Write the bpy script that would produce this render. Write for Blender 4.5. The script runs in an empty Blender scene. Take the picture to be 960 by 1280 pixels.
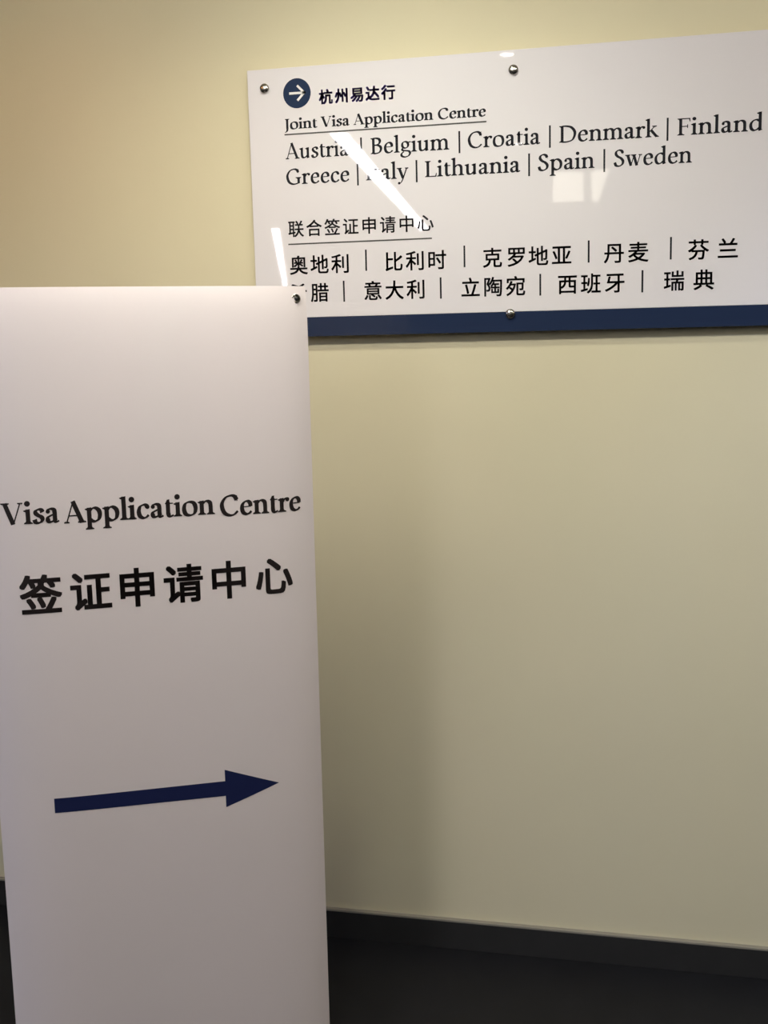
import bpy, bmesh, math
from mathutils import Vector, Matrix

SC = bpy.context.scene
COL = SC.collection

# ------------------------------------------------------------------ camera
cd = bpy.data.cameras.new('camera')
cd.sensor_fit = 'HORIZONTAL'
cd.sensor_width = 36.0
cd.lens = 52.5
cd.clip_start = 0.02
cam = bpy.data.objects.new('camera', cd)
COL.objects.link(cam)
RT = Vector((0.975664, 0.217899, -0.024475))
UP = Vector((-0.010986, 0.160061, 0.987046))
FW = Vector((-0.218994, 0.962757, -0.158559))
m = Matrix((RT, UP, -FW)).transposed().to_4x4()
m.translation = Vector((0, -2.52559, 1.5))
cam.matrix_world = m
SC.camera = cam

# ------------------------------------------------------------------ world and exposure
w = bpy.data.worlds.new('world')
SC.world = w
w.use_nodes = True
w.node_tree.nodes['Background'].inputs[0].default_value = (0.75, 0.82, 1.0, 1)
w.node_tree.nodes['Background'].inputs[1].default_value = 0.5
SC.view_settings.view_transform = 'Standard'
SC.view_settings.look = 'None'
SC.view_settings.exposure = -0.32
SC.view_settings.gamma = 1.0
SC.view_settings.use_curve_mapping = False

# tuning of the lamps (all sit in the fixtures built further down)
STRIP_L, STRIP_C = 74.0, (1.0, 0.965, 1.0)        # linear ceiling lights
PANEL_L = 6.5                                     # cream ceiling panels
WASH_L, WASH_C = 45.0, (1.0, 0.94, 0.84)          # wall washer
NEAR_W, NEAR_C = 27.0, (1.0, 1.0, 0.82)           # downlight close to the wall, above the sign
SPOT_W, SPOT_C = 2.0, (1.0, 0.90, 0.75)           # small downlights mirrored in the sign
RIGHT_FILL_W, RIGHT_FILL_C = 86.0, (0.62, 0.73, 1.0)        # added cool fill lamp near the wall, right of the sign
WARM_FILL_W, WARM_FILL_C = 35.0, (1.0, 0.90, 0.60)          # added large warm fill lamp farther right
COOL_FILL_W, COOL_FILL_C = 85.0, (0.20, 0.42, 1.0)          # added cool lamp far left, tints the banner's left margin
AMBER_FILL_W, AMBER_FILL_C = 10.5, (1.0, 0.42, 0.08)          # added amber lamp, warms the wall left of the sign
CEIL = 2.5

# ------------------------------------------------------------------ materials
def mat(name, col, rough=0.6, metal=0.0, spec=0.5, noise=0.0, nscale=4.0, bump=0.0, bscale=200.0, coat=0.0):
    mt = bpy.data.materials.new(name)
    mt.use_nodes = True
    nt = mt.node_tree
    b = nt.nodes['Principled BSDF']
    b.inputs['Base Color'].default_value = (*col, 1)
    b.inputs['Roughness'].default_value = rough
    b.inputs['Metallic'].default_value = metal
    b.inputs['Specular IOR Level'].default_value = spec
    if coat:
        b.inputs['Coat Weight'].default_value = coat
        b.inputs['Coat Roughness'].default_value = 0.02
    if noise or bump:
        tc = nt.nodes.new('ShaderNodeTexCoord')
    if noise:
        n = nt.nodes.new('ShaderNodeTexNoise')
        n.inputs['Scale'].default_value = nscale
        n.inputs['Detail'].default_value = 5
        nt.links.new(tc.outputs['Object'], n.inputs['Vector'])
        mx = nt.nodes.new('ShaderNodeMix')
        mx.data_type = 'RGBA'
        mx.inputs[6].default_value = (*[c * (1 - noise) for c in col], 1)
        mx.inputs[7].default_value = (*[min(1, c * (1 + noise)) for c in col], 1)
        nt.links.new(n.outputs['Fac'], mx.inputs[0])
        nt.links.new(mx.outputs[2], b.inputs['Base Color'])
    if bump:
        n2 = nt.nodes.new('ShaderNodeTexNoise')
        n2.inputs['Scale'].default_value = bscale
        n2.inputs['Detail'].default_value = 3
        nt.links.new(tc.outputs['Object'], n2.inputs['Vector'])
        bp = nt.nodes.new('ShaderNodeBump')
        bp.inputs['Strength'].default_value = bump
        bp.inputs['Distance'].default_value = 0.002
        nt.links.new(n2.outputs['Fac'], bp.inputs['Height'])
        nt.links.new(bp.outputs['Normal'], b.inputs['Normal'])
    return mt

def emit(name, col, s):
    mt = bpy.data.materials.new(name)
    mt.use_nodes = True
    nt = mt.node_tree
    nt.nodes.clear()
    e = nt.nodes.new('ShaderNodeEmission')
    e.inputs[0].default_value = (*col, 1)
    e.inputs[1].default_value = s
    o = nt.nodes.new('ShaderNodeOutputMaterial')
    nt.links.new(e.outputs[0], o.inputs[0])
    return mt

M_WALL = mat('wall_paint', (0.74, 0.685, 0.49), 0.75, spec=0.25, noise=0.035, nscale=3.0, bump=0.08, bscale=120)
M_CEIL = mat('ceiling_paint', (0.72, 0.70, 0.64), 0.9, spec=0.2, noise=0.02)
M_FLOOR = mat('dark_floor', (0.0135, 0.0138, 0.0165), 0.5, spec=0.15, noise=0.25, nscale=9.0)
M_SKIRT = mat('black_skirting', (0.027, 0.027, 0.028), 0.5, spec=0.3, noise=0.15, nscale=14)
M_CAP = mat('grey_cap_strip', (0.30, 0.28, 0.23), 0.5, spec=0.4, noise=0.12, nscale=30)
M_SIGN = mat('white_acrylic', (0.80, 0.775, 0.815), 0.02, spec=0.5)
M_BLUE = mat('navy_acrylic', (0.020, 0.033, 0.078), 0.02, spec=0.5)
M_INK = mat('black_print', (0.024, 0.024, 0.031), 0.02, spec=0.5)
M_RULE = mat('grey_print', (0.10, 0.10, 0.10), 0.02, spec=0.5)
M_PURPLE = mat('violet_print', (0.125, 0.095, 0.36), 0.02, spec=0.5)
M_ROUND = mat('navy_print', (0.026, 0.042, 0.092), 0.02, spec=0.5)
M_WHITE = mat('white_print', (0.80, 0.79, 0.80), 0.02, spec=0.5)
M_STEEL = mat('polished_steel', (0.46, 0.44, 0.41), 0.2, metal=1.0, noise=0.1, nscale=300)
M_BAN = mat('banner_film', (0.85, 0.78, 0.80), 0.42, spec=0.35, noise=0.012, nscale=5)
M_BINK = mat('banner_black_print', (0.019, 0.014, 0.015), 0.42, spec=0.35)
M_BNAVY = mat('banner_navy_print', (0.013, 0.020, 0.085), 0.42, spec=0.35)
M_POLE = mat('black_stand_metal', (0.02, 0.02, 0.021), 0.35, spec=0.5, metal=0.3)
M_PLAST = mat('black_stand_plastic', (0.015, 0.015, 0.015), 0.5)
M_ALU = mat('aluminium_housing', (0.55, 0.55, 0.55), 0.35, metal=1.0)
M_TRIMW = mat('white_trim_ring', (0.75, 0.74, 0.70), 0.4)
E_STRIP = emit('strip_diffuser', STRIP_C, STRIP_L)
E_WASH = emit('washer_diffuser', WASH_C, WASH_L)
E_LENS = emit('downlight_lens', (1.0, 0.93, 0.85), 26.0)
E_PANEL = emit('cream_diffuser', (1.0, 0.93, 0.78), PANEL_L)

# ------------------------------------------------------------------ helpers
class MB:
    def __init__(self):
        self.v, self.f, self.mi, self.smooth = [], [], [], []
    def face(self, pts, mi=0, sm=False):
        n = len(self.v)
        self.v += [tuple(p) for p in pts]
        self.f.append(tuple(range(n, n + len(pts))))
        self.mi.append(mi); self.smooth.append(sm)
    def raw(self, vs, fs, mi=0, sm=False):
        n = len(self.v)
        self.v += [tuple(p) for p in vs]
        for f in fs:
            self.f.append(tuple(n + i for i in f))
            self.mi.append(mi); self.smooth.append(sm)
    def box(self, x0, x1, y0, y1, z0, z1, bevel=0.0, seg=2, mi=0):
        bm = bmesh.new()
        bmesh.ops.create_cube(bm, size=1)
        for v in bm.verts:
            v.co = Vector(((x0 + x1) / 2 + v.co.x * (x1 - x0), (y0 + y1) / 2 + v.co.y * (y1 - y0), (z0 + z1) / 2 + v.co.z * (z1 - z0)))
        if bevel:
            bmesh.ops.bevel(bm, geom=list(bm.edges), offset=bevel, segments=seg, affect='EDGES', profile=0.5)
        bm.verts.index_update()
        self.raw([v.co.copy() for v in bm.verts], [[v.index for v in f.verts] for f in bm.faces], mi)
        bm.free()
    def lathe(self, prof, c, axis, n=32, mi=0, sm=True):
        # prof: list of (radius, distance along axis)
        a = Vector(axis).normalized()
        t = Vector((0, 0, 1)) if abs(a.z) < 0.9 else Vector((1, 0, 0))
        e1 = a.cross(t).normalized(); e2 = a.cross(e1)
        c = Vector(c)
        vs, fs = [], []
        for r, h in prof:
            for k in range(n):
                th = 2 * math.pi * k / n
                vs.append(c + a * h + (e1 * math.cos(th) + e2 * math.sin(th)) * r)
        for i in range(len(prof) - 1):
            for k in range(n):
                k2 = (k + 1) % n
                fs.append((i * n + k, i * n + k2, (i + 1) * n + k2, (i + 1) * n + k))
        fs.append(tuple(range(n))[::-1])
        fs.append(tuple((len(prof) - 1) * n + k for k in range(n)))
        self.raw(vs, fs, mi, sm)
    def tube(self, p, q, r, n=14, r2=None):
        p, q = Vector(p), Vector(q)
        L = (q - p).length
        r2 = r if r2 is None else r2
        self.lathe([(r * 0.85, 0), (r, r * 0.15), (r2, L - r2 * 0.15), (r2 * 0.85, L)], p, q - p, n)
    def build(self, name, mats, parent=None):
        me = bpy.data.meshes.new(name)
        me.from_pydata(self.v, [], self.f)
        for x in (mats if isinstance(mats, (list, tuple)) else [mats]):
            me.materials.append(x)
        for p, i, s in zip(me.polygons, self.mi, self.smooth):
            p.material_index = i
            p.use_smooth = s
        if any(self.smooth):
            bm = bmesh.new(); bm.from_mesh(me)
            for e in bm.edges:
                if len(e.link_faces) == 2 and e.calc_face_angle(0) > math.radians(40):
                    e.smooth = False
            bm.to_mesh(me); bm.free()
        me.update()
        o = bpy.data.objects.new(name, me)
        COL.objects.link(o)
        if parent is not None:
            o.parent = parent
        return o

def empty(name, loc=(0, 0, 0)):
    o = bpy.data.objects.new(name, None)
    COL.objects.link(o)
    o.location = loc
    o.empty_display_size = 0.1
    return o

def tag(o, label, cat, group=None):
    o['label'] = label
    o['category'] = cat
    if group:
        o['group'] = group
    return o

def structure(o):
    o['kind'] = 'structure'
    return o

# ------------------------------------------------------------------ Latin lettering (old-style serif drawn with a broad nib)
class Glyphs:
    """each glyph: list of strokes in 1/1000 em; advance width"""
    def __init__(self, T, t, alpha=22):
        self.T, self.t, self.al = T, t, math.radians(alpha)
    def width(self, th):
        a = th - self.al
        return math.hypot(self.T * math.sin(a), self.t * math.cos(a))
    def spline(self, pts, closed=False, k=1.0, n=10):
        P = [Vector((x, y)) for x, y in pts]
        N = len(P)
        out = []
        segs = N if closed else N - 1
        for i in range(segs):
            if closed:
                p0, p1, p2, p3 = P[(i - 1) % N], P[i], P[(i + 1) % N], P[(i + 2) % N]
            else:
                p1, p2 = P[i], P[i + 1]
                p0 = P[i - 1] if i else p1 * 2 - p2
                p3 = P[i + 2] if i + 2 < N else p2 * 2 - p1
            for s in range(n):
                u = s / n
                out.append(0.5 * ((2 * p1) + (p2 - p0) * u + (2 * p0 - 5 * p1 + 4 * p2 - p3) * u * u + (3 * p1 - p0 - 3 * p2 + p3) * u ** 3))
        out.append(P[0].copy() if closed else P[-1])
        quads = []
        L, R = [], []
        for i, p in enumerate(out):
            a = out[max(i - 1, 0)]; b = out[min(i + 1, len(out) - 1)]
            if closed and i in (0, len(out) - 1):
                a = out[-2]; b = out[1]
            d = (b - a).normalized()
            hw = self.width(math.atan2(d.y, d.x)) * 0.5 * k
            nrm = Vector((-d.y, d.x))
            L.append(p + nrm * hw); R.append(p - nrm * hw)
        for i in range(len(out) - 1):
            quads.append([L[i], R[i], R[i + 1], L[i + 1]])
        return quads
    def bar(self, p, q, w):
        p, q = Vector(p), Vector(q)
        d = (q - p).normalized(); nn = Vector((-d.y, d.x)) * w / 2
        return [[p + nn, p - nn, q - nn, q + nn]]
    def blob(self, c, r):
        return [[Vector((c[0] + r * math.cos(a * math.pi / 8), c[1] + r * math.sin(a * math.pi / 8))) for a in range(16)]]
    def foot(self, x, y=0, w=None, l=None, r=None, up=1):
        """flat bracketed serif; stem centre x, baseline y, overhang l / r"""
        w = w or self.T * 0.95
        l = 62 if l is None else l
        r = 62 if r is None else r
        h = self.t * 0.8
        b = 42
        V = Vector
        s = up
        out = [[V((x - w / 2 - l, y)), V((x + w / 2 + r, y)), V((x + w / 2 + r, y + s * h * .8)), V((x - w / 2 - l, y + s * h * .8))]]
        if l:
            out.append([V((x - w / 2, y + s * h * .5)), V((x - w / 2, y + s * (h + b))), V((x - w / 2 - l * .30, y + s * (h + b * .22))), V((x - w / 2 - l * .95, y + s * h * .8)), V((x - w / 2 - l * .9, y + s * h * .5))])
        if r:
            out.append([V((x + w / 2, y + s * h * .5)), V((x + w / 2, y + s * (h + b))), V((x + w / 2 + r * .30, y + s * (h + b * .22))), V((x + w / 2 + r * .95, y + s * h * .8)), V((x + w / 2 + r * .9, y + s * h * .5))])
        return out
    def wedge(self, x, y):
        w = self.T * 0.95
        V = Vector
        return [[V((x - w / 2 - 62, y - 32)), V((x - w / 2 - 58, y - 58)), V((x - w / 2 + 4, y - 92)), V((x + w / 2, y - 60)), V((x + w / 2, y + 12))]]
    def stem(self, x, y0, y1):
        w = self.T * 0.95
        V = Vector
        return [[V((x - w / 2, y0)), V((x + w / 2, y0)), V((x + w / 2, y1)), V((x - w / 2, y1))]]
    def get(self, c):
        S, B, F, W, ST, D = self.spline, self.bar, self.foot, self.wedge, self.stem, self.blob
        T, t = self.T, self.t
        th = T * 0.97
        if c == 'i': return F(122) + ST(122, 0, 440) + W(122, 440) + D((118, 610), T * .62), 245
        if c == 'l': return F(122) + ST(122, 0, 715) + W(122, 715), 245
        if c == 't': return S([(128, 470), (128, 240), (130, 110), (160, 40), (220, 22), (295, 55)]) + [[Vector((40, 402)), Vector((128 + th * .4, 402)), Vector((128 + th * .4, 550)), Vector((105, 540))]] + B((40, 420), (285, 420), 38), 305
        if c == 'n': return F(122) + ST(122, 0, 440) + W(122, 440) + S([(150, 345), (225, 412), (310, 420), (380, 370), (398, 270), (398, 0)]) + F(398), 525
        if c == 'h': return F(122) + ST(122, 0, 715) + W(122, 715) + S([(150, 345), (225, 412), (310, 420), (380, 370), (398, 270), (398, 0)]) + F(398), 525
        if c == 'm': return (F(122) + ST(122, 0, 440) + W(122, 440) + S([(150, 345), (225, 412), (305, 420), (372, 370), (390, 270), (390, 0)]) + F(390)
                             + S([(418, 345), (493, 412), (573, 420), (640, 370), (658, 270), (658, 0)]) + F(658)), 785
        if c == 'r': return F(122, r=80) + ST(122, 0, 440) + W(122, 440) + S([(150, 320), (200, 390), (255, 418), (320, 405)]) + D((318, 392), T * .5), 365
        if c == 'a': return (S([(90, 350), (125, 408), (200, 420), (270, 390), (292, 310), (292, 120), (310, 45), (350, 30), (410, 55)]) + D((95, 345), T * .46)
                             + S([(292, 262), (190, 225), (100, 175), (82, 105), (115, 42), (180, 30), (250, 62), (292, 125)])), 430
        if c == 's': return S([(305, 335), (270, 405), (195, 425), (115, 385), (108, 310), (175, 245), (265, 190), (292, 115), (240, 40), (160, 17), (90, 45), (62, 125)]), 365
        if c == 'u': return (S([(118, 430), (118, 160), (140, 60), (210, 28), (290, 55), (370, 130)]) + W(118, 440) + ST(385, 30, 440) + W(385, 440)
                             + [[Vector((385 - th / 2, 110)), Vector((385 - th / 2, 0)), Vector((385 - th / 2 + 20, -8)), Vector((460, 30)), Vector((465, 55)), Vector((385 + th / 2, 50))]]), 515
        if c == 'o': return S([(252, 428), (120, 375), (72, 215), (120, 60), (252, 12), (385, 65), (432, 220), (385, 378)], closed=True), 505
        if c == 'c': return S([(345, 352), (300, 410), (225, 425), (125, 370), (78, 230), (110, 85), (205, 22), (300, 40), (375, 105)]) + D((345, 355), T * .48), 415
        if c == 'e': return B((85, 250), (370, 262), 34) + S([(352, 258), (340, 360), (270, 424), (175, 412), (100, 330), (76, 205), (112, 80), (205, 22), (300, 40), (378, 105)]), 430
        if c == 'g': return (S([(215, 425), (125, 385), (95, 295), (125, 205), (215, 165), (305, 205), (335, 295), (305, 385)], closed=True, k=.9)
                             + S([(150, 190), (95, 130), (125, 75), (240, 58), (365, 30), (405, -50), (345, -150), (215, -195), (95, -165), (55, -95), (95, -25), (165, 25)], k=.88) + B((300, 385), (445, 412), 46)), 450
        if c == 'd': return (S([(360, 385), (285, 424), (180, 400), (100, 310), (78, 200), (110, 80), (195, 25), (290, 55), (370, 125)]) + ST(392, 30, 715) + W(392, 715)
                             + [[Vector((392 - th / 2, 110)), Vector((392 - th / 2, 0)), Vector((392 - th / 2 + 20, -8)), Vector((468, 30)), Vector((473, 55)), Vector((392 + th / 2, 50))]]), 520
        if c == 'p': return (F(122, -225) + ST(122, -225, 440) + W(122, 440) + S([(150, 345), (220, 410), (310, 420), (405, 350), (438, 225), (402, 85), (305, 18), (210, 28), (145, 75)])), 520
        if c == 'k': return F(122) + ST(122, 0, 715) + W(122, 715) + B((150, 200), (345, 410), 36) + F(345, 440, w=30, l=70, r=70, up=-1) + B((215, 280), (425, 15), th * .95) + F(430, 0, w=60, l=30, r=50), 500
        if c == 'w': return (B((95, 430), (225, 5), th) + B((225, 5), (345, 410), 36) + B((330, 430), (455, 5), th) + B((455, 5), (585, 425), 36)
                             + F(95, 440, l=45, r=50, up=-1) + F(330, 440, l=45, r=50, up=-1) + F(590, 440, w=36, l=55, r=50, up=-1)), 680
        if c == 'y': return (B((95, 430), (240, 15), th) + S([(395, 425), (320, 210), (235, -20), (160, -160), (80, -195)], k=.55) + D((85, -185), T * .48)
                             + F(95, 440, l=45, r=55, up=-1) + F(398, 440, w=36, l=55, r=50, up=-1)), 460
        if c == 'V': return B((105, 640), (325, 5), th) + B((330, 5), (555, 640), 38) + F(105, 651, l=50, r=65, up=-1) + F(558, 651, w=38, l=65, r=50, up=-1), 640
        if c == 'A': return (B((95, 8), (310, 645), 38) + B((305, 665), (555, 5), th) + B((165, 225), (450, 225), 36) + F(95, 0, w=38, l=55, r=65) + F(555, 0, l=65, r=50)), 650
        if c == 'J': return ST(185, 40, 651) + F(185, 651, up=-1) + S([(185, 60), (178, -60), (130, -140), (45, -180)], k=.9), 330
        if c == 'I': return ST(160, 0, 651) + F(160) + F(160, 651, up=-1), 320
        if c == 'L': return ST(160, 0, 651) + F(160, r=0) + F(160, 651, up=-1) + B((120, 20), (480, 20), 40) + [[Vector((440, 20)), Vector((490, 0)), Vector((505, 155)), Vector((480, 155))]], 510
        if c == 'F': return (ST(160, 0, 651) + F(160, r=80) + F(160, 651, r=0, up=-1) + B((120, 631), (485, 631), 40) + [[Vector((440, 630)), Vector((487, 651)), Vector((495, 510)), Vector((472, 510))]]
                             + B((180, 338), (400, 338), 38) + B((400, 270), (400, 410), 28)), 510
        if c == 'D': return ST(160, 0, 651) + F(160, r=0) + F(160, 651, r=0, up=-1) + S([(150, 632), (320, 632), (500, 580), (625, 430), (632, 260), (540, 85), (350, 20), (150, 20)]), 730
        if c == 'B': return (ST(160, 0, 651) + F(160, r=0) + F(160, 651, r=0, up=-1) + S([(150, 632), (290, 632), (395, 590), (425, 500), (375, 400), (250, 352)])
                             + S([(180, 352), (330, 348), (440, 285), (465, 180), (400, 60), (270, 18), (150, 20)])), 560
        if c == 'C': return S([(565, 490), (500, 600), (385, 635), (220, 585), (105, 430), (95, 270), (165, 100), (310, 18), (460, 30), (590, 135)]) + [[Vector((540, 615)), Vector((580, 645)), Vector((588, 455)), Vector((562, 455))]], 650
        if c == 'G': return (S([(565, 500), (495, 605), (385, 635), (220, 585), (105, 430), (95, 270), (165, 100), (310, 18), (450, 22), (570, 60)]) + [[Vector((540, 615)), Vector((575, 645)), Vector((585, 470)), Vector((560, 470))]]
                             + ST(570, 40, 285) + F(570, 300, up=-1, l=75, r=60)), 700
        if c == 'S': return (S([(385, 515), (345, 600), (250, 638), (145, 590), (120, 490), (190, 395), (320, 315), (395, 205), (365, 80), (245, 15), (125, 45), (75, 165)]) + [[Vector((375, 630)), Vector((400, 640)), Vector((408, 480)), Vector((385, 480))]]
                             + [[Vector((68, 170)), Vector((90, 170)), Vector((92, 20)), Vector((70, 10))]]), 480
        return [], 250

def word_polys(G, word, x0, x1, base, em):
    """polygons (x right, y up) of one word whose ink runs from x0 to x1"""
    polys, pen = [], 0.0
    for ch in word:
        g, adv = G.get(ch)
        for p in g:
            polys.append([(v.x + pen, v.y) for v in p])
        pen += adv
    xs = [x for p in polys for x, y in p]
    a, b = min(xs), max(xs)
    sx = (x1 - x0) / (b - a)
    return [[(x0 + (x - a) * sx, base + y * em / 1000) for x, y in p] for p in polys]

# ------------------------------------------------------------------ Chinese lettering (Blender's built-in typeface)
_cache = {}
def han(ch):
    if ch not in _cache:
        c = bpy.data.curves.new('glyph', 'FONT')
        c.body = ch
        c.size = 1.0
        c.fill_mode = 'FRONT'
        c.resolution_u = 4
        o = bpy.data.objects.new('glyph', c)
        COL.objects.link(o)
        dg = bpy.context.evaluated_depsgraph_get()
        dg.update()
        me = bpy.data.meshes.new_from_object(o.evaluated_get(dg))
        vs = [(v.co.x, v.co.y) for v in me.vertices]
        fs = [tuple(p.vertices) for p in me.polygons]
        bpy.data.objects.remove(o)
        bpy.data.curves.remove(c)
        bpy.data.meshes.remove(me)
        _cache[ch] = (vs, fs)
    return _cache[ch]

def em_scale():
    vs, _ = han('国')
    ys = [y for x, y in vs]; xs = [x for x, y in vs]
    return (max(ys) - min(ys)) / 0.915, (max(ys) + min(ys)) / 2
EMH, EMC = em_scale()

def han_polys(ch, cx, cy, em, bold=0.0, sx=1.0):
    """list of (verts, faces); several slightly shifted copies make the strokes heavier"""
    vs, fs = han(ch)
    mx = (max(x for x, y in vs) + min(x for x, y in vs)) / 2
    k = em / EMH
    base = [(cx + (x - mx) * k * sx, cy + (y - EMC) * k) for x, y in vs]
    out = [(base, fs)]
    if bold:
        r = bold * em
        for dx, dy in ((r, r), (r, 0), (r, -r), (0, -r), (-r, -r), (-r, 0), (-r, r), (0, r)):
            out.append(([(x + dx, y + dy) for x, y in base], fs))
    return out

# ================================================================== the room
X0, X1, Y0, Y1 = -9.0, 4.5, -22.0, 0.0
T = 0.12
def slab(name, x0, x1, y0, y1, z0, z1, mt):
    b = MB(); b.box(x0, x1, y0, y1, z0, z1)
    return structure(b.build(name, mt))
slab('floor', X0 - T, X1 + T, Y0 - T, Y1 + T, -T, 0, M_FLOOR)
slab('ceiling', X0 - T, X1 + T, Y0 - T, Y1 + T, CEIL, CEIL + T, M_CEIL)
slab('wall_front', X0 - T, X1 + T, Y1, Y1 + T, 0, CEIL, M_WALL)
slab('wall_back', X0 - T, X1 + T, Y0 - T, Y0, 0, CEIL, M_WALL)
slab('wall_right', X1, X1 + T, Y0, Y1, 0, CEIL, M_WALL)
# left wall with an added window opening far behind the banner
WY0, WY1, WZ0, WZ1 = -4.2, -0.9, 0.25, 2.2
b = MB()
b.box(X0 - T, X0, Y0, WY0, 0, CEIL); b.box(X0 - T, X0, WY1, Y1, 0, CEIL)
b.box(X0 - T, X0, WY0, WY1, 0, WZ0); b.box(X0 - T, X0, WY0, WY1, WZ1, CEIL)
structure(b.build('wall_left', M_WALL))

# skirting: black board with a thin grey cap strip
def skirting(side, x0, x1, y0, y1):
    b = MB(); b.box(x0, x1, y0, y1, 0.0, 0.0705, 0.0012)
    o = structure(b.build('baseboard_' + side, M_SKIRT))
    return o
skirting('front', X0, X1, -0.012, -0.0002)
skirting('back', X0, X1, Y0 + 0.0002, Y0 + 0.012)
skirting('right', X1 - 0.012, X1 - 0.0002, Y0 + .013, Y1 - .013)
skirting('left', X0 + 0.0002, X0 + 0.012, Y0 + .013, Y1 - .013)
b = MB(); b.box(X0 + .001, X1 - .001, -0.0125, -0.0002, 0.0708, 0.0765, 0.0012)
structure(b.build('trim_1', M_CAP))

# unseen window added in the left wall for cool daylight
wf = MB()
fx0, fx1 = X0 - 0.09, X0 - 0.03
wf.box(fx0, fx1, WY0, WY1, WZ0, WZ0 + .06, .004); wf.box(fx0, fx1, WY0, WY1, WZ1 - .06, WZ1, .004)
for yy in (WY0, (WY0 + WY1) / 2 - .03, WY1 - .06):
    wf.box(fx0, fx1, yy, yy + .06, WZ0 + .06, WZ1 - .06, .004)
win = structure(wf.build('window_1', M_ALU))
M_GLASS = mat('window_glass', (0.95, 0.97, 0.97), 0.0, spec=0.5)
M_GLASS.node_tree.nodes['Principled BSDF'].inputs['Transmission Weight'].default_value = 1.0
for pa, pc in ((WY0 + .061, (WY0 + WY1) / 2 - .031), ((WY0 + WY1) / 2 + .031, WY1 - .061)):
    pn = MB(); pn.box(fx0 + .026, fx0 + .034, pa, pc, WZ0 + .061, WZ1 - .061)
    pn.build('window_pane', M_GLASS, win)

# ================================================================== wall sign
SX, SZ, SF = -0.8565, 2.083, -0.029            # left edge, top edge, front face
SWID, SHEI = 1.200, 0.589
sign = empty('wall_sign', (SX + SWID / 2, 0, SZ - SHEI))
tag(sign, 'wide white acrylic wall sign with printed country names, navy bottom band and steel screws', 'sign')
off = Vector((SX + SWID / 2, 0, SZ - SHEI))
def sp(x, y, d=0.0):
    """x mm from the left edge, y mm from the top edge, d metres in front of the face"""
    return Vector((SX + x / 1000, SF - d, SZ - y / 1000)) - off
def sbox(mb, x0, x1, y0, y1, d0, d1, bevel=0.0):
    a, c = sp(x0, y1, d0), sp(x1, y0, d1)
    mb.box(a.x, c.x, c.y, a.y, a.z, c.z, bevel, 2)
mb = MB(); sbox(mb, 0, 1200, 0, 545.6, -0.008, 0, 0.0008)
panel = mb.build('sign_panel', M_SIGN, sign)
mb = MB(); sbox(mb, 0, 1200, 545.8, 589, -0.008, 0, 0.0008)
band = mb.build('bottom_band', M_BLUE, sign)
band['label'] = 'navy blue bottom band'

LIFT = 0.0004
def sign_print(name, mt, polys=(), hans=(), lift=LIFT):
    mb = MB()
    for p in polys:
        pts = [sp(x, -y, lift) for x, y in p]
        # keep the face turned to the viewer
        if len(pts) >= 3:
            area = sum(p[i][0] * p[(i + 1) % len(p)][1] - p[(i + 1) % len(p)][0] * p[i][1] for i in range(len(p)))
            if area < 0: pts.reverse()
        mb.face(pts)
    for vs, fs in hans:
        mb.raw([sp(x, -y, lift) for x, y in vs], fs)
    return mb.build(name, mt, sign)

GR = Glyphs(110, 50)
GJ = Glyphs(138, 58)
# roundel and arrow
N = 64
ro = sign_print('arrow_roundel', M_ROUND, [[(114.3 + 31.8 * math.cos(2 * math.pi * i / N), -55.8 + 31.8 * math.sin(2 * math.pi * i / N)) for i in range(N)]])
ro['label'] = 'round navy direction mark with a white arrow'
def bar2(p, q, w):
    p, q = Vector(p), Vector(q); d = (q - p).normalized(); n = Vector((-d.y, d.x)) * w / 2
    return [tuple(p + n), tuple(p - n), tuple(q - n), tuple(q + n)]
ar = sign_print('roundel_arrow', M_WHITE, [bar2((96.5, -55.4), (131, -55.4), 5), bar2((115.2, -39.5), (133.0, -57.2), 5), bar2((115.2, -71.3), (133.0, -53.6), 5)], lift=LIFT + .0003)
ar.parent = ro
ar['label'] = 'white arrow'
# company name
hs = []
for ch, x in zip('杭州易达行', (180.2, 215.4, 250.8, 286.0, 321.2)):
    hs += han_polys(ch, x, -68.3, 30.5, 0.032)
cn = sign_print('company_lettering', M_PURPLE, hans=hs)
cn['label'] = 'violet Chinese company name'
# English heading
ps = []
for wd, a, c in (('Joint', 83.3, 159), ('Visa', 166.8, 232.5), ('Application', 241.5, 419.9), ('Centre', 429.9, 534.5)):
    ps += word_polys(GJ, wd, a, c, -131.3, 34.5)
sign_print('heading_lettering', M_INK, ps)
sign_print('heading_rule', M_RULE, [bar2((82.2, -142.4), (535.5, -142.4), 3.0)])
# country names and the upright bars between them
def barline(x, y0, y1): return bar2((x, -y0), (x, -y1), 3.8)
for wd, a, c, bl in (('Austria', 82.8, 229, 195.4), ('Belgium', 279, 453.9, 195.4), ('Croatia', 494.6, 650.1, 195.4), ('Denmark', 690, 895.7, 195.4), ('Finland', 932.7, 1100.9, 195.4),
                     ('Greece', 82.5, 228.8, 250.8), ('Italy', 266.6, 362.7, 250.8), ('Lithuania', 399.5, 607.4, 250.8), ('Spain', 644.3, 764.1, 250.8), ('Sweden', 803.3, 963, 250.8)):
    sign_print('country_name', M_INK, word_polys(GR, wd, a, c, -bl, 52))
for y0, y1, xs in ((158.5, 204.5, (257.5, 476.2, 670.4, 913)), (213.5, 260.5, (248, 380.8, 626.2, 784.3)),
                   (400, 446.5, (261.8, 484, 752.7, 923.4)), (466.5, 513, (208.6, 430.2, 649.4, 865.6))):
    for x in xs:
        sign_print('divider_bar', M_INK, [barline(x, y0, y1)])
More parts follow.
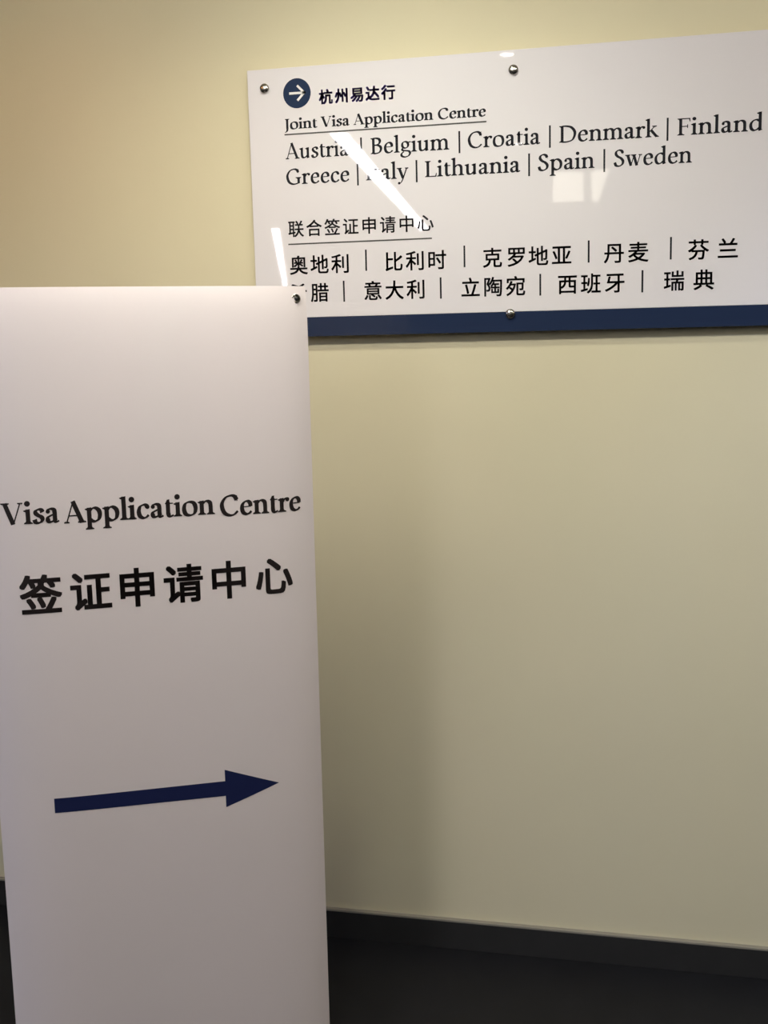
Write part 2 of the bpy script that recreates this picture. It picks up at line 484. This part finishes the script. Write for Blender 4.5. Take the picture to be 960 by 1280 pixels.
# Chinese heading
hs = []
for i, ch in enumerate('联合签证申请中心'):
    hs += han_polys(ch, 101.0 + 42.5 * i, -348.6, 36.5, 0.013)
sign_print('heading_lettering', M_INK, hans=hs)
sign_print('heading_rule', M_RULE, [bar2((81.6, -381.5), (412.4, -381.5), 3.0)])
# Chinese country rows
rows = ((429.3, (('奥地利', (104.3, 153.3, 201.2)), ('比利时', (325.6, 372.7, 423.5)), ('克罗地亚', (545.6, 597.5, 645.5, 695.2)), ('丹麦', (805.7, 856.7)), ('芬兰', (979.7, 1039.1)))),
        (491.6, (('希腊', (100.5, 151.8)), ('意大利', (275.8, 325.3, 373.3)), ('立陶宛', (496.8, 546.7, 595.7)), ('西班牙', (707.7, 757.4, 807.9)), ('瑞典', (931, 991.8)))))
for yc, names in rows:
    for word, xs in names:
        hs = []
        for ch, x in zip(word, xs):
            hs += han_polys(ch, x, -yc, 42.5, 0.014)
        sign_print('country_name', M_INK, hans=hs)
# standoff screws: domed cap in front, barrel to the wall behind
def standoff(x, y):
    mb = MB()
    c = sp(x, y, 0)
    mb.lathe([(0.0096, 0.0002), (0.0104, 0.0010), (0.0104, 0.0042), (0.0098, 0.0056), (0.0080, 0.0070), (0.0050, 0.0080), (0.0020, 0.0084)], c, (0, -1, 0), 32)
    o = mb.build('standoff_screw', M_STEEL, sign)
    mb = MB()
    bc = sp(x, y, -0.0082)
    mb.lathe([(0.0085, 0), (0.0088, 0.0006), (0.0088, 0.0200), (0.0085, 0.0206)], bc, (0, 1, 0), 24)
    mb.build('spacer_barrel', M_STEEL, o)
for x, y in ((40.3, 41), (594, 41), (1160, 41), (40.3, 550), (584, 550), (1160, 550)):
    standoff(x, y)

# ================================================================== roll-out banner on its X stand
A = Vector((-0.5889, -0.51507, 1.58762))
BU = Vector((0.868930, 0.494899, -0.006034)); BD = Vector((0.000394, -0.012883, -0.999917))
BN = -BU.cross(BD); BN.normalize()            # towards the viewer
BW, BH = 0.6, 1.56
stand = empty('display_banner', (-0.62, -0.62, 0.0))
tag(stand, 'tall white display banner with black lettering and a navy arrow, in front of the wall', 'banner')
off_b = Vector(stand.location)
def bow(u, v):
    s = abs(2 * u / BW - 1)
    e = 0.009 - 0.024 * s ** 6
    e -= 0.010 * math.exp(-max(v, 0) / 0.045)
    return e
def bp(u, v, d=0.0):
    return A + BU * (u - BW) + BD * v + BN * (bow(u, v) + d) - off_b
mb = MB()
nu, nv = 48, 96
us = [BW * i / nu for i in range(nu + 1)]
vsamp = sorted(set([0.16 * i / 24 for i in range(25)] + [0.16 + (BH - .16) * i / 60 for i in range(61)]))
front = [bp(u, v, 0) for v in vsamp for u in us]
back = [bp(u, v, -0.0005) for v in vsamp for u in us]
R = nu + 1
fs = []
for j in range(len(vsamp) - 1):
    for i in range(nu):
        fs.append((j * R + i, (j + 1) * R + i, (j + 1) * R + i + 1, j * R + i + 1))
nF = len(front)
fb = [tuple(nF + k for k in reversed(f)) for f in fs]
rim = []
nj = len(vsamp) - 1
loop = [i for i in range(R)] + [j * R + nu for j in range(1, nj + 1)] + [nj * R + i for i in range(nu - 1, -1, -1)] + [j * R for j in range(nj - 1, 0, -1)]
for k in range(len(loop)):
    a, c = loop[k], loop[(k + 1) % len(loop)]
    rim.append((a, c, nF + c, nF + a))
mb.raw(front + back, fs + fb + rim, 0, True)
sheet = mb.build('banner_sheet', M_BAN, stand)

def ban_print(name, mt, polys=(), hans=(), lift=0.0005):
    """flat shapes cut fine enough to follow the slight curl of the sheet"""
    bm = bmesh.new()
    for p in polys:
        area = sum(p[i][0] * p[(i + 1) % len(p)][1] - p[(i + 1) % len(p)][0] * p[i][1] for i in range(len(p)))
        vs = [bm.verts.new((x, y, 0)) for x, y in p]
        bm.faces.new(vs if area > 0 else vs[::-1])
    for vv, fs in hans:
        vs = [bm.verts.new((x, y, 0)) for x, y in vv]
        for f in fs:
            try: bm.faces.new([vs[i] for i in f])
            except ValueError: pass
    for _ in range(5):
        es = [e for e in bm.edges if e.calc_length() > 0.009]
        if not es: break
        bmesh.ops.subdivide_edges(bm, edges=es, cuts=1)
    bmesh.ops.triangulate(bm, faces=[f for f in bm.faces if len(f.verts) > 4])
    bm.verts.index_update()
    mb = MB()
    mb.raw([bp(v.co.x, -v.co.y, lift) for v in bm.verts], [[v.index for v in f.verts] for f in bm.faces])
    bm.free()
    return mb.build(name, mt, sheet)
GB = Glyphs(138, 54)
ps = []
for wd, a, c, bl in (('Visa', 0.0395, 0.1365, .4066), ('Application', 0.1440, 0.4095, .4095), ('Centre', 0.4190, 0.5735, .4145)):
    ps += word_polys(GB, wd, a, c, -bl, 0.0585)
ban_print('english_lettering', M_BINK, ps)
hs = []
for ch, x in zip('签证申请中心', (0.0970, 0.1824, 0.2637, 0.3466, 0.4300, 0.5158)):
    hs += han_polys(ch, x, -0.5355, 0.0710, 0.023)
ban_print('chinese_lettering', M_BINK, hans=hs)
# arrow: shaft in short lengths so it follows the sheet
ps = []
K = 16
for i in range(K):
    a, c = i / K, (i + 1) / K
    xa, xc = 0.0954 + a * 0.3108, 0.0954 + c * 0.3108
    ta, tc = 0.9120 + a * 0.0088, 0.9120 + c * 0.0088
    ba, bc = 0.9395 + a * 0.0106, 0.9395 + c * 0.0106
    ps.append([(xa, -ta), (xa, -ba), (xc, -bc), (xc, -tc)])
for i in range(10):
    a, c = i / 10, (i + 1) / 10
    xa, xc = 0.4062 + a * 0.104, 0.4062 + c * 0.104
    f = lambda k, y: -(y + (0.9390 - y) * k)
    ps.append([(xa, f(a, .8984)), (xa, f(a, .9727)), (xc, f(c, .9727)), (xc, f(c, .8984))] if i < 9 else [(xa, f(a, .8984)), (xa, f(a, .9727)), (xc, f(c, .9390))])
an = ban_print('direction_arrow', M_BNAVY, ps)
an['label'] = 'navy arrow pointing right'
# eyelets
def eyelet(u, v):
    mb = MB()
    c = bp(u, v, 0.0002)
    mb.lathe([(0.0085, 0.0), (0.0085, 0.0008), (0.0074, 0.0017), (0.0058, 0.0015), (0.0050, 0.0004)], c, BN, 28)
    mb.build('eyelet', M_STEEL, sheet)
for u in (0.0213, 0.5787):
    for v in (0.0231, BH - 0.0231):
        eyelet(u, v)
# X stand behind the sheet
def bq(u, v, d): return A + BU * (u - BW) + BD * v + BN * d - off_b
hub = bq(0.30, 0.98, -0.085)
mb = MB()
mb.lathe([(0.020, -0.02), (0.024, -0.016), (0.024, 0.016), (0.020, 0.02)], hub, BN, 28)
mb.lathe([(0.012, 0.0), (0.012, 0.045), (0.009, 0.05)], hub + Vector((0, 0, -0.0)), -BN, 20)
mb.build('stand_hub', M_PLAST, stand)
for u, v in ((0.0213, 0.0231), (0.5787, 0.0231), (0.0213, BH - 0.0231), (0.5787, BH - 0.0231)):
    e = bq(u, v, bow(u, v) - 0.012)
    mb = MB()
    mb.tube(hub + (e - hub).normalized() * 0.02, e, 0.0055, 14, 0.0038)
    arm = mb.build('stand_arm', M_POLE, stand)
    mb = MB()
    tip = bq(u, v, bow(u, v) + 0.0022)
    mb.tube(e, tip, 0.0032, 12)
    mb.lathe([(0.0020, 0), (0.0036, 0.0008), (0.0036, 0.0022), (0.0018, 0.0034)], tip, BN, 16)
    hk = mb.build('arm_hook', M_POLE, arm)
ft = bq(0.30, 0.98, -0.42); ft.z = 0.008 - off_b.z
mb = MB(); mb.tube(hub - BN * 0.03, ft, 0.0065, 14, 0.0050)
leg = mb.build('rear_leg', M_POLE, stand)
mb = MB(); mb.lathe([(0.010, -0.008), (0.011, -0.006), (0.011, 0.010), (0.008, 0.016)], ft, (0, 0, 1), 20)
mb.build('rubber_foot', M_PLAST, leg)
for u in (0.0213, 0.5787):
    ftp = bq(u, BH - 0.0231, bow(u, BH) - 0.012); g = ftp.copy(); g.z = 0.001 - off_b.z
    mb = MB(); mb.lathe([(0.009, 0), (0.010, 0.002), (0.009, ftp.z - g.z), (0.006, ftp.z - g.z + 0.004)], g, (0, 0, 1), 20)
    mb.build('rubber_foot', M_PLAST, stand)

# ================================================================== ceiling lamps
def linear_light(p, q, wid, label):
    p, q = Vector((p[0], p[1])), Vector((q[0], q[1]))
    d = (q - p).normalized(); n = Vector((-d.y, d.x))
    c = (p + q) / 2; L = (q - p).length
    root = empty('linear_ceiling_light', (c.x, c.y, CEIL))
    tag(root, label, 'ceiling light')
    rot = math.atan2(d.y, d.x)
    root.rotation_euler = (0, 0, rot)
    h = wid / 2
    mb = MB()
    mb.box(-L / 2 - .012, L / 2 + .012, -h - .012, -h, -0.012, -0.0003, .002)
    mb.box(-L / 2 - .012, L / 2 + .012, h, h + .012, -0.012, -0.0003, .002)
    mb.box(-L / 2 - .012, -L / 2, -h, h, -0.012, -0.0003, .002)
    mb.box(L / 2, L / 2 + .012, -h, h, -0.012, -0.0003, .002)
    mb.build('housing', M_ALU, root)
    mb = MB(); mb.box(-L / 2, L / 2, -h, h, -0.008, -0.0005)
    mb.build('diffuser', E_STRIP, root)
linear_light((-1.473, -3.187), (-2.075, -8.81), 0.092, 'long white linear ceiling light mirrored as the bright streak across the sign lettering')
linear_light((-3.342, -7.905), (-7.125, -20.17), 0.07, 'far linear ceiling light mirrored as the short streak above the banner corner')

def wall_washer(x0, x1, y, label, mt, wid=0.08):
    root = empty('wall_washer_light', ((x0 + x1) / 2, y, CEIL))
    tag(root, label, 'ceiling light')
    L = (x1 - x0) / 2
    k = wid * 0.7071
    # wedge-shaped housing under the ceiling whose lit face is turned to the wall
    def prism(mb, prof, a, c):
        n = len(prof)
        vs = [(a, py, pz) for py, pz in prof] + [(c, py, pz) for py, pz in prof]
        mb.raw(vs, [tuple(range(n))[::-1], tuple(range(n, 2 * n))] + [(i, (i + 1) % n, (i + 1) % n + n, i + n) for i in range(n)])
    mb = MB()
    prism(mb, [(k / 2, -.0004), (-k / 2 - .008, -.0004), (-k / 2 - .008, -k - .008), (-k / 2, -k - .008), (k / 2, -.008)], -L, L)
    for a, c in ((-L - .008, -L - .0002), (L + .0002, L + .008)):
        prism(mb, [(k / 2 + .006, -.0004), (-k / 2 - .008, -.0004), (-k / 2 - .008, -k - .012), (-k / 2 + .004, -k - .012), (k / 2 + .006, -.008)], a, c)
    mb.build('housing', M_ALU, root)
    mb = MB()
    prism(mb, [(k / 2 - .002, -.0095), (-k / 2, -k - .0075), (-k / 2 + .004, -k - .0085), (k / 2 + .002, -.0105)], -L + .001, L - .001)
    mb.build('diffuser', mt, root)
wall_washer(-1.28, 0.7, -1.42, 'linear washer under the ceiling, lighting the wall around the sign', E_WASH)

def downlight(x, y, label, power, col, size=150, r=0.03, aim=None):  # also builds the added fill lamps
    root = empty('recessed_downlight', (x, y, CEIL))
    tag(root, label, 'ceiling light', 'recessed downlights')
    mb = MB(); mb.lathe([(r + .004, -0.0004), (r + .018, -0.0004), (r + .018, -0.004), (r + .012, -0.008), (r + .002, -0.008)], (0, 0, 0), (0, 0, 1), 36)
    mb.build('trim_ring', M_TRIMW, root)
    mb = MB(); mb.lathe([(r - .004, -0.0100), (r, -0.0095), (r, -0.0085)], (0, 0, 0), (0, 0, 1), 32)
    mb.build('lens', E_LENS, root)
    ld = bpy.data.lights.new('lamp', 'SPOT')
    ld.energy = power
    ld.color = col
    ld.spot_size = math.radians(size)
    ld.spot_blend = 0.9
    ld.shadow_soft_size = r
    lo = bpy.data.objects.new('lamp', ld)
    COL.objects.link(lo)
    lo.parent = root
    lo.location = (0, 0, -0.04)
    if aim:
        lo.rotation_euler = (Vector(aim) - Vector((x, y, CEIL - .04))).to_track_quat('-Z', 'Y').to_euler()
downlight(-0.477, -1.844, 'recessed downlight mirrored on the top edge of the sign', SPOT_W, SPOT_C, 130, 0.026)
downlight(-0.64, -3.863, 'recessed downlight mirrored on the word Croatia', SPOT_W, SPOT_C, 120, 0.024)
downlight(-0.953, -7.466, 'recessed downlight mirrored below the word Spain', SPOT_W, SPOT_C, 120, 0.026)
downlight(-0.55, -0.85, 'recessed downlight close to the wall, right above the sign', NEAR_W, NEAR_C, 110, 0.03, (-.55, -.3, 1.45))
downlight(-1.6, -1.0, 'small added amber lamp close to the wall, tinting it left of the sign', AMBER_FILL_W, AMBER_FILL_C, 90, 0.03, (-1.3, 0, 1.4))
downlight(1.2, -1.6, 'added cool fill lamp to the right of the sign, near the wall', RIGHT_FILL_W, RIGHT_FILL_C, 70, 0.08, (1.0, 0, 0.9))
downlight(1.7, -2.3, 'added large round warm fill lamp farther right, away from the wall', WARM_FILL_W, WARM_FILL_C, 110, 0.10, (1.4, 0, 0.7))
downlight(-3.3, -2.1, 'added large round cool lamp far left, tinting the banner edge', COOL_FILL_W, COOL_FILL_C, 52, 0.12, (-1.1, -.8, .7))

def light_panel(pts, label):
    c = Vector((sum(p[0] for p in pts) / len(pts), sum(p[1] for p in pts) / len(pts), CEIL))
    root = empty('ceiling_light_panel', c)
    tag(root, label, 'ceiling light')
    P = [Vector((x - c.x, y - c.y, 0)) for x, y in pts]
    n = len(P)
    mb = MB()
    lo = [p + Vector((0, 0, -0.012)) for p in P]; hi = [p + Vector((0, 0, -0.0005)) for p in P]
    mb.raw(lo + hi, [tuple(range(n)), tuple(range(2 * n - 1, n - 1, -1))] + [(i, i + n, (i + 1) % n + n, (i + 1) % n) for i in range(n)])
    mb.build('diffuser', E_PANEL, root)
    mb = MB()
    for i in range(n):
        a, q = P[i], P[(i + 1) % n]
        d = (q - a).normalized(); o = Vector((d.y, -d.x, 0)) * 0.012
        ctr = (a + q) / 2
        if (ctr + o).length < ctr.length: o = -o
        vs = [a, q, q + o, a + o]
        mb.raw([v + Vector((0, 0, -0.014)) for v in vs] + [v + Vector((0, 0, -0.0005)) for v in vs], [(0, 1, 2, 3), (7, 6, 5, 4), (0, 4, 5, 1), (1, 5, 6, 2), (2, 6, 7, 3), (3, 7, 4, 0)])
    mb.build('panel_frame', M_TRIMW, root)
light_panel([(-0.535, -5.036), (-0.352, -5.112), (-0.433, -6.88), (-0.672, -6.78)], 'cream ceiling light panel mirrored as the wider pale patch under Spain')
light_panel([(-0.307, -5.131), (-0.182, -4.995), (-0.316, -6.94), (-0.365, -6.91)], 'narrow tapered cream ceiling panel mirrored as the slanted pale patch beside Spain')
